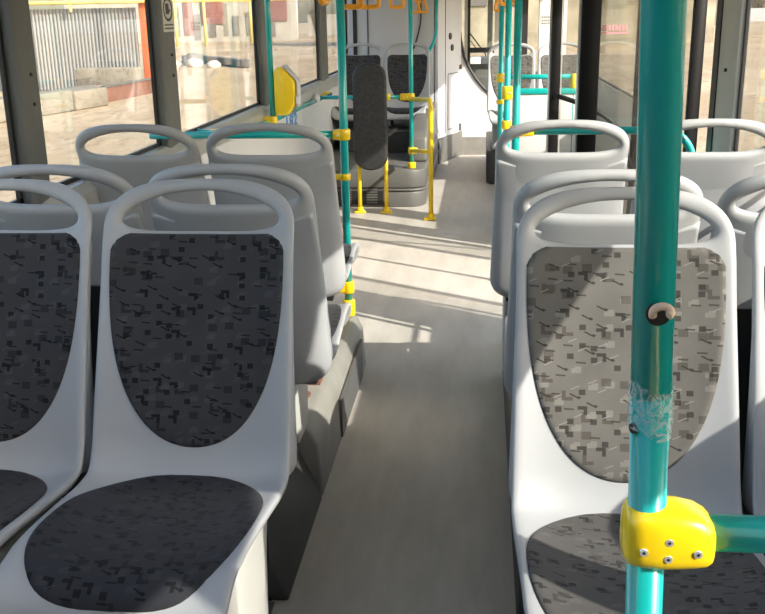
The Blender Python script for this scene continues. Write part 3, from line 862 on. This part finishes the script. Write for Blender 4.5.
# ticket machine pole by the left windows
vpz = thing('grab_pole', 'slim teal pole at the left windows carrying the yellow ticket machine', 'handrail', (-1.31, 6.07, .88))
build('pole', MB().cyl((-1.31, 6.07, .88), (-1.31, 6.07, 2.25), R_P, 16), 'teal', vpz)
clamp(vpz, (-1.31, 6.07, .915), 'x', -.06, .06, .05, .028, 1)
vm = thing('ticket_machine', 'yellow box shaped ticket machine clamped on the slim left pole', 'ticket machine', (-1.22, 6.07, .95))
bodyp = [(-1.285, .95), (-1.285, 1.22), (-1.262, 1.245), (-1.235, 1.245), (-1.155, 1.16), (-1.155, 1.02), (-1.205, .95)]
build('body', MB().prism(bodyp, 'y', 6.02, 6.13), 'yellow', vm, bevel=.014, seg=3)
build('side_plate', MB().prism([(-1.235, 1.25), (-1.15, 1.16), (-1.15, 1.0), (-1.138, 1.0), (-1.138, 1.165), (-1.225, 1.258)], 'y', 6.05, 6.15), 'cabgrey', vm, bevel=.004)
build('keyhole_cover', MB().box((-1.15, 6.02, 1.02), (-1.125, 6.06, 1.07)), 'white', vm, bevel=.006)

# wheelchair bay rails
bay = thing('bay_handrail', 'teal pole on the wheel box joined to a yellow floor post and crossbar', 'handrail', (-.57, 8.02, .31))
build('pole', MB().cyl((-.57, 8.02, .31), (-.57, 8.02, 1.931), R_P, 16), 'teal', bay)
build('crossbar', MB().cyl((-.57, 8.02, .895), (XL + .002, 8.02, .895), .016, 12), 'teal', bay)
clamp(bay, (-.57, 8.02, .895), 'x', -.09, .06, .055, .03, 2)
clamp(bay, (-.57, 8.02, .455), 'x', .05, .055, .05, .03, 1)
clamp(bay, (-.57, 8.02, .335), None, 0, .05, .05, .034, 0)
clamp(bay, (-.76, 8.02, .895), None, 0, .05, .05, .024, 0)
build('post', MB().tube(rounded([(-.378, 7.39, 0), (-.378, 7.39, .925), (-.57, 8.02, .875)], .07), .0185, 14), 'yellow', bay, label='yellow floor post')
build('arm', MB().cyl((-.378, 7.39, .53), (-.57, 8.02, .455), .0165, 12), 'yellow', bay, label='yellow lower arm')
build('foot', MB().cyl((-.378, 7.39, 0), (-.378, 7.39, .05), .03, 14).box((-.43, 7.355, 0), (-.34, 7.425, .02)), 'yellow', bay, label='yellow foot', bevel=.004)
bd = thing('padded_board', 'tall rounded charcoal padded board on two yellow legs in the wheelchair bay', 'backrest board', (-.86, 7.6, 0))
def stadium(cx, z0, z1, hw, n=14):
    P = []
    for i in range(n + 1):
        a = PI * i / n; P.append((cx + hw * sgnpow(math.cos(a), .85), z1 - hw * .9 + hw * .9 * sgnpow(math.sin(a), .85)))
    for i in range(n + 1):
        a = PI + PI * i / n; P.append((cx + hw * math.cos(a), z0 + hw * .8 + hw * .8 * math.sin(a)))
    return P
bcx = -.862
build('pad', MB().prism(stadium(bcx, .36, 1.19, .132), 'y', 7.55, 7.62), 'pad', bd, bevel=.022, seg=4)
build('backing_plate', MB().prism(stadium(bcx, .37, 1.18, .125), 'y', 7.62, 7.64), 'grille', bd, label='grey backing plate')
for lx_ in (-.968, -.752):
    lg = build('leg', MB().cyl((lx_, 7.66, 0), (lx_, 7.66, .62), .0165, 14), 'yellow', bd, label='yellow tube leg')
    build('foot', MB().cyl((lx_, 7.66, 0), (lx_, 7.66, .05), .027, 14).box((lx_ - .045, 7.63, 0), (lx_ + .045, 7.69, .018)), 'yellow', lg, bevel=.004)
    build('foot_screw', MB().cyl((lx_ + .03, 7.65, .018), (lx_ + .03, 7.65, .026), .008, 8), 'steel', lg)

# right hand poles
p3 = thing('grab_pole', 'thickest of the three right teal poles, with long crossbar behind the right seats', 'handrail', (.157, 4.4, 0))
build('pole', MB().cyl((.157, 4.4, 0), (.157, 4.4, 1.931), R_P, 18), 'teal', p3)
build('crossbar', MB().tube(rounded([(.18, 4.4, 1.035), (.90, 4.4, 1.035), (.972, 4.39, .82), (.972, 4.39, .0)], .13, 8), .0175, 14), 'teal', p3)
clamp(p3, (.157, 4.4, 1.035), 'x', .08, .05, .05, .028, 2)
build('foot', MB().cyl((.157, 4.4, 0), (.157, 4.4, .05), .028, 14), 'yellow', p3)
p2 = thing('grab_pole', 'middle of the three right teal poles, with a yellow clamp at half height', 'handrail', (.147, 5.6, 0))
build('pole', MB().cyl((.147, 5.6, 0), (.147, 5.6, 1.931), R_P, 16), 'teal', p2)
clamp(p2, (.147, 5.6, 1.11), 'x', .03, .075, .055, .030, 2)
clamp(p2, (.147, 5.6, .93), None, 0, .05, .05, .029, 0)
build('foot', MB().cyl((.147, 5.6, 0), (.147, 5.6, .05), .028, 14), 'yellow', p2)
p1 = thing('grab_pole', 'thinnest and leftmost of the three right teal poles, standing farthest away', 'handrail', (.132, 6.75, 0))
build('pole', MB().cyl((.132, 6.75, 0), (.132, 6.75, 1.931), R_P, 16), 'teal', p1)
clamp(p1, (.132, 6.75, 1.12), 'x', .03, .06, .05, .029, 1)
clamp(p1, (.132, 6.75, .96), None, 0, .03, .05, .027, 0)
build('foot', MB().cyl((.132, 6.75, 0), (.132, 6.75, .05), .028, 14), 'yellow', p1)
# low partition beyond the door
pt = thing('partition_panel', 'pale partition panel topped by two teal rails beyond the black doors', 'partition', (.48, 7.0, 0))
build('panel', MB().box((.20, 6.985, .12), (.66, 7.0, 1.0)), 'white', pt, bevel=.006)
build('rail', MB().box((.18, 6.975, .985), (.67, 7.01, 1.03)), 'teal', pt, bevel=.012)
build('rail', MB().cyl((.16, 7.0, 1.108), (.66, 7.0, 1.108), .017, 14), 'teal', pt)
build('post', MB().cyl((.19, 7.0, 0), (.19, 7.0, 1.12), .016, 12).cyl((.645, 7.0, 0), (.645, 7.0, 1.12), .016, 12), 'teal', pt)
clamp(pt, (.645, 7.0, 1.075), None, 0, .10, .05, .026, 0)

# bus doors swung inwards, black frames with tinted glass and grab arms
def door_leaf(n, x0, x1, y, wfree, whinge, z0=.03, z1=1.93):
    d = thing('door_%d' % n, '', 'door', (x1, y, z0))
    del d['label']; del d['category']; d['kind'] = 'structure'
    f = MB().box((x0, y - .02, z0), (x0 + wfree, y + .02, z1)).box((x1 - whinge, y - .02, z0), (x1, y + .02, z1))
    f.box((x0, y - .02, z0), (x1, y + .02, z0 + .12)).box((x0, y - .02, z1 - .08), (x1, y + .02, z1))
    build('door_frame', f, 'black_gloss', d, bevel=.004)
    build('door_glass', MB().box((x0 + wfree, y - .003, z0 + .12), (x1 - whinge, y + .003, z1 - .08)), 'doorglass', d)
    build('edge_strip', MB().cyl((x0 - .004, y, z0), (x0 - .004, y, z1), .011, 10), 'alu', d)
    return d
dB = door_leaf(2, .45, .99, 4.6, .085, .05)
dA = door_leaf(3, .41, .96, 5.93, .055, .06)
build('edge_strip', MB().box((.467, 5.905, .1), (.474, 5.91, 1.93)), 'alu', dA)
build('grab_arm', MB().tube(rounded([(.44, 5.90, 1.065), (.46, 5.85, 1.065), (.60, 5.83, 1.02), (.80, 5.83, .91), (.90, 5.88, .64)], .2, 8), .015, 10), 'black_gloss', dA)
pk_ = build('sticker', MB().box((.537, 4.591, 1.445), (.66, 4.5965, 1.453)), 'pink', dB)
gl = MB()
for k in range(8): gl.box((.540 + k * .0150, 4.5913, 1.459), (.540 + k * .0150 + .010, 4.5965, 1.484))
build('sticker_print', gl, 'pink', pk_)

# overhead rails (above the frame) and the orange straps hanging from them
for x, lab in ((-.57, 'long teal overhead rail above the left edge of the aisle'), (.15, 'long teal overhead rail above the right edge of the aisle')):
    h = thing('overhead_rail', lab, 'handrail', (x, 1.0, 1.95))
    build('rail', MB().cyl((x, .9, 1.95), (x, 10.2, 1.95), R_P, 14), 'teal', h)
    for y in (1.0, 3.0, 5.2, 7.4, 10.0): build('hanger', MB().cyl((x, y, 1.95), (x, y, 2.25), .012, 10), 'teal', h)
def strap(x, y, rz, zb, w0, w1, label):
    t = thing('hand_strap', label, 'hand strap', (x, y, zb), 0, 'orange hand straps hanging from the overhead rails')
    ca, sa = math.cos(rz), math.sin(rz)
    def P(u, z): return (x + u * ca, y + u * sa, z)
    loop = rounded([P(-w1 / 2, zb + .125), P(-w0 / 2, zb + .009), P(w0 / 2, zb + .009), P(w1 / 2, zb + .125), P(-w1 / 2, zb + .125)], .02, 4)
    build('handle', MB().tube(loop[:-1], .0115, 10, closed=True), 'orange', t)
    build('webbing', MB().add([P(-.014, zb + .11), P(.014, zb + .11), P(.014, 1.933), P(-.014, 1.933)] + [(p[0] + .003 * -sa, p[1] + .003 * ca, p[2]) for p in (P(-.014, zb + .11), P(.014, zb + .11), P(.014, 1.933), P(-.014, 1.933))],
          [(0, 1, 2, 3), (7, 6, 5, 4), (0, 4, 5, 1), (1, 5, 6, 2), (2, 6, 7, 3), (3, 7, 4, 0)]), 'black', t)
strap(-.57, 3.62, PI / 2 - .1, 1.585, .10, .075, 'orange hand strap at the far left of the row, seen edge on')
strap(-.57, 4.33, 0, 1.572, .105, .085, 'orange hand strap right beside the left podium pole')
strap(-.57, 5.05, .1, 1.575, .105, .085, 'orange hand strap second to the right of the left podium pole')
strap(-.57, 6.75, .1, 1.582, .09, .07, 'orange hand strap just left of the slim bay pole')
strap(-.57, 8.5, 0, 1.548, .10, .028, 'orange triangular hand strap just right of the slim bay pole')
strap(-.57, 9.6, .1, 1.55, .10, .028, 'orange triangular hand strap farthest from the viewer, by the cab')
strap(.15, 8.2, 0, 1.55, .10, .05, 'orange hand strap left of the three right teal poles')
strap(.15, 6.1, .5, 1.585, .10, .05, 'orange hand strap among the tops of the three right teal poles')

# ------------------------------------------------------------------ outside
GZ = -.4
gm_ = MB().box((-160, -60, GZ - 1), (160, 260, GZ)); struct('ground', gm_, 'earth')
# corrugated fence
A, B = Vector((-18.0, 26.9, 0)), Vector((-9.62, 27.2, 0))
def corr_fence():
    d = (B - A); L_ = d.length; d.normalize(); n = Vector((d.y, -d.x, 0))
    mb = MB(); vs = []; fs = []; k = int(L_ / .026); ZT = [GZ + .02, 1.84]
    for i in range(k + 1):
        p = A + d * (L_ * i / k); o = n * (.035 * math.sin(i * PI / 2) if i % 2 else 0)
        ph = i % 4
        o = n * (.02 if ph in (0, 1) else -.02)
        for z in ZT: vs.append((p.x + o.x, p.y + o.y, z))
        for z in ZT: vs.append((p.x + o.x - n.x * .01, p.y + o.y - n.y * .01, z))
    for i in range(k):
        a, b = i * 4, i * 4 + 4
        fs += [(a, b, b + 1, a + 1), (a + 2, a + 3, b + 3, b + 2), (a + 1, b + 1, b + 3, a + 3), (a, a + 2, b + 2, b)]
    mb.add(vs, fs); return mb
fe = thing('corrugated_fence', 'grey corrugated metal sheet fence seen through the left window', 'fence', tuple(A.lerp(B, .5)[:2]) + (GZ,))
build('sheet', corr_fence(), 'corr', fe)
pz = thing('yellow_pipe', 'long pale yellow gas pipe above the corrugated fence', 'pipe', tuple(A.lerp(B, .5)[:2]) + (1.9,))
dd_ = (B - A).normalized(); nn = Vector((dd_.y, -dd_.x, 0))
e0, e1 = A - dd_ * 2, B + dd_ * 5
build('pipe', MB().cyl((e0.x + nn.x * .2, e0.y + nn.y * .2, 1.99), (e1.x + nn.x * .2, e1.y + nn.y * .2, 2.0), .05, 10).cyl((e0.x + nn.x * .3, e0.y + nn.y * .3, 2.16), (e1.x + nn.x * .3, e1.y + nn.y * .3, 2.17), .025, 8), 'pipe', pz)
for t in (.35, .79):
    q = A.lerp(B, t) + nn * .2
    build('support', MB().box((q.x - .025, q.y - .025, 1.75), (q.x + .025, q.y + .025, 2.3)), 'pipe', pz)
op = build('post', MB().box((-9.50, 27.1, GZ), (-9.24, 27.35, 2.25)), 'orange_post', loc=(-9.37, 27.2, GZ), bevel=.03)
tag(op, 'orange red upright post at the end of the corrugated fence', 'post')
def slab(pts, z0, z1, mat, name, label, cat, jitter=.0, group=None):
    n = len(pts); mb = MB().prism(pts, 'z', z0, z1)
    cx = sum(p[0] for p in pts) / n; cy = sum(p[1] for p in pts) / n
    o = build(name, mb, mat, loc=(cx, cy, z0), bevel=.04); tag(o, label, cat, group); return o
def quad(a, b, th):
    a, b = Vector(a), Vector(b); d = (b - a).normalized(); n = Vector((-d.y, d.x)) * th
    return [tuple(a), tuple(b), tuple(b + n), tuple(a + n)]
slab(quad((-9.75, 17.2), (-8.98, 20.9), .5), GZ, .06, 'concrete', 'concrete_block', 'weathered concrete block nearest, left behind the window pillar', 'concrete block', group='concrete blocks beyond the left window')
slab(quad((-8.95, 20.95), (-8.72, 22.3), .5), GZ, 0.02, 'concrete', 'concrete_block', 'weathered concrete block touching the rusty steel beam', 'concrete block', group='concrete blocks beyond the left window')
slab([(-10.85, 25.5), (-9.15, 25.55), (-9.15, 26.1), (-10.85, 26.05)], GZ, .29, 'concrete', 'concrete_block', 'long raised concrete slab at the foot of the corrugated fence', 'concrete block', group='concrete blocks beyond the left window')
slab([(-10.6, 23.6), (-9.95, 23.6), (-9.95, 25.2), (-10.6, 25.2)], GZ, -.12, 'concrete', 'concrete_block', 'low concrete slab lying between the long slab and the rusty beam', 'concrete block', group='concrete blocks beyond the left window')
rb = thing('steel_trough', 'rusty red steel trough lying behind the concrete block', 'steel trough', (-9.0, 24.7, GZ))
build('side_plate', MB().prism(quad((-9.05, 22.9), (-8.85, 26.7), .06), 'z', GZ, -.03), 'rust', rb)
build('rim', MB().prism(quad((-9.02, 22.9), (-8.80, 26.9), .12), 'z', -.04, .0), 'stone_dark', rb, label='dark rim')
build('side_plate', MB().prism(quad((-9.45, 23.0), (-9.4, 25.3), .06), 'z', GZ, -.1), 'rust', rb)
# scattered stones and scrap
for i, (x, y, r, mt, lab) in enumerate([(-11.9, 36.5, .55, 'stone', 'pale boulder at the left end of the scrap heap'), (-12.2, 41.0, .5, 'stone_dark', 'dark tyre-like lump on the scrap heap'), (-11.7, 39.6, .35, 'stone', 'small pale boulder leaning on the dark lump'),
                                    (-9.75, 26.55, .42, 'stone', 'rounded stone at the foot of the orange post'), (-10.6, 38.5, .30, 'stone', 'pale stone at the right end of the scrap beam')]):
    mb = MB().sphere((x, y, GZ + r * .4), r, (1, 1, .6), 10, 7)
    for v in mb.v: v += Vector((random.uniform(-1, 1), random.uniform(-1, 1), random.uniform(-.6, .6))) * r * .12
    o = build('boulder', mb, mt, loc=(x, y, GZ)); tag(o, lab, 'boulder')
o = build('scrap_beam', MB().prism(quad((-13.4, 44.5), (-9.4, 38.2), .35), 'z', GZ + .02, GZ + .32), 'stone_dark', loc=(-11.3, 41.3, GZ), bevel=.03)
tag(o, 'dark scrap beam lying aslant among pale stones outside', 'beam')
# far building on the left with red panels and grey windows
bl = thing('warehouse', 'pale low building with dark red panels far beyond the left windows', 'building', (-19.5, 80, GZ))
build('wall', MB().prism([(-33, 77), (-15.6, 81), (-16, 86), (-34, 84)], 'z', GZ, 5.5), 'brick', bl)
def on_wall(t, z, d=0): 
    return (-33 + 17.4 * t + .2 * d, 77 + 4 * t - d, z)
def wpanel(t0, t1, z0, z1, d=.12):
    a, b = on_wall(t0, 0), on_wall(t1, 0)
    return MB().prism([(a[0], a[1] - d), (b[0], b[1] - d), (b[0], b[1] + .02), (a[0], a[1] + .02)], 'z', z0, z1)
for t0, t1, z0, z1, mt in [(.60, .70, 1.0, 3.2, 'red_panel'), (.85, .985, 1.15, 3.2, 'red_panel'), (.52, .56, .2, 3.2, 'red_panel'), (.63, .66, .0, 1.0, 'dim_window'), (.74, .765, .1, 1.6, 'dim_window'), (.80, .825, .1, 1.9, 'dim_window'), (.90, .93, .0, 1.1, 'dim_window'), (.565, .59, -.2, 1.8, 'dim_window'), (.47, .50, .1, 2.4, 'dim_window'), (.70, .715, .1, 2.6, 'dim_window')]:
    build('wall_panel' if mt == 'red_panel' else 'window', wpanel(t0, t1, z0, z1), mt, bl, label='dark red wall panel' if mt == 'red_panel' else None)
for i, (x, y, lab) in enumerate([(-20.9, 67, 'pale yellow post left of the three in front of the warehouse'), (-19.3, 68.5, 'pale yellow post in the middle in front of the warehouse'), (-17.2, 73.5, 'pale yellow post at the right end of the warehouse')]):
    o = build('pipe_post', MB().cyl((x, y, GZ), (x, y, 3.6), .11, 8), 'pipe', loc=(x, y, GZ)); tag(o, lab, 'post')
o = build('pipe_run', MB().cyl((-22.5, 65.6, 2.62), (-17.0, 73.2, 2.62), .07, 8), 'pipe', loc=(-20, 69, 2.62)); tag(o, 'thin pale yellow pipe strung between the yellow posts', 'pipe')
o = build('concrete_post', MB().cyl((-16.2, 86.5, GZ), (-16.2, 86.5, 3.0), .18, 8), 'paper', loc=(-16.2, 86.5, GZ)); tag(o, 'white post in front of the bare bushes', 'post')
# fence line and bare bushes far left-centre
o = build('perimeter_wall', MB().prism([(-17, 97), (12, 100), (12, 100.4), (-17, 97.4)], 'z', GZ, 1.6), 'brick', loc=(-2, 98, GZ)); tag(o, 'long pale yard wall behind the bare bushes', 'wall')
def bush(x, y, h, label, mt='twig', n=46, cat='bush'):
    t = thing('bare_bush', label, cat, (x, y, GZ), 0, 'bare bushes and trees around the yard')
    mb = MB()
    for k in range(n):
        a = random.uniform(0, 2 * PI); sp_ = random.uniform(.08, .36) * h; hh = h * random.uniform(.5, 1)
        m_ = Vector((x + sp_ * .45 * math.cos(a), y + sp_ * .45 * math.sin(a), GZ + hh * .55)); e = Vector((x + sp_ * math.cos(a + .3), y + sp_ * math.sin(a + .3), GZ + hh))
        mb.tube([(x + random.uniform(-.1, .1), y, GZ), m_, e], [.06, .035, .015], 5)
        for q in range(3):
            e2 = m_.lerp(e, random.random()) ; d2 = Vector((random.uniform(-1, 1), random.uniform(-1, 1), random.uniform(.1, .9))) * h * .16
            mb.tube([e2, e2 + d2], [.022, .01], 4)
    build('branches', mb, mt, t)
for i, (x, y, h, lab) in enumerate([(-17.9, 93, 4.0, 'bare bush left of the white post outside'), (-14.9, 90, 3.4, 'bare bush right of the white post outside'), (-12.0, 93.5, 4.0, 'bare bush seen just left of the left podium pole'), (-21.4, 93, 4.4, 'bare bush by the right corner of the warehouse')]):
    bush(x, y, h, lab)
# beyond the windscreen and the right windows
fb = thing('apartment_block', 'sunlit yellowish building beyond the windscreen', 'building', (4, 60, GZ))
build('wall', MB().box((-4, 60, GZ), (13.5, 66, 9)), 'foliage', fb)
for k in range(7): build('window', MB().box((-3 + k * 2.3, 59.9, 1.9), (-2 + k * 2.3, 60.02, 3.4)), 'dim_window', fb)
o = build('yard_wall', MB().prism([(27, 150), (70, 140), (70, 141), (27, 151)], 'z', GZ, 1.4), 'paper', loc=(45, 146, GZ)); tag(o, 'long pale concrete yard wall beyond the right window', 'wall')
ks = thing('kiosk', 'small dark kiosk with a lit front beyond the right door', 'kiosk', (24.5, 118, GZ))
build('wall', MB().box((23.2, 118, GZ), (27, 122, 3.2)), 'twig', ks); build('window', MB().box((24.6, 117.9, .6), (26.2, 118.05, 2.3)), 'cabgrey', ks); build('roof', MB().box((22.9, 117.6, 3.2), (27.3, 122.3, 3.5)), 'stone_dark', ks)
for i, (x, y, h, lab) in enumerate([(34, 150, 6, 'bare tree behind the kiosk'), (41, 155, 7, 'bare tree above the long pale wall on the right'), (48, 152, 6.5, 'bare tree at the right photo edge above the pale wall')]):
    bush(x, y, h, lab, 'twig', 60, 'tree')

# ------------------------------------------------------------------ light
sun_d = bpy.data.lights.new('sun', 'SUN'); sun_d.energy = 5.1; sun_d.angle = math.radians(.55); sun_d.color = (1, .93, .82)
so = bpy.data.objects.new('sun', sun_d); COL.objects.link(so)
trav = Vector((-.85, .527, -.75 * .85)).normalized()
so.rotation_euler = trav.to_track_quat('-Z', 'Y').to_euler(); so.location = (20, -10, 15)
w = bpy.data.worlds.new('sky'); SC.world = w; w.use_nodes = True; nt = w.node_tree
bg = nt.nodes['Background']
sky = N(nt, 'ShaderNodeTexSky'); sky.sky_type = 'NISHITA'; sky.sun_disc = False; sky.sun_elevation = math.radians(33); sky.sun_rotation = math.radians(120)
sky.air_density = 1.3; sky.dust_density = 2.5
nt.links.new(sky.outputs[0], bg.inputs['Color']); bg.inputs['Strength'].default_value = .275
vs_ = SC.view_settings; vs_.view_transform = 'Standard'; vs_.look = 'None'; vs_.gamma = 1; vs_.use_curve_mapping = False; vs_.exposure = .75
SC.cycles.max_bounces = 10; SC.cycles.transparent_max_bounces = 24; SC.cycles.diffuse_bounces = 6
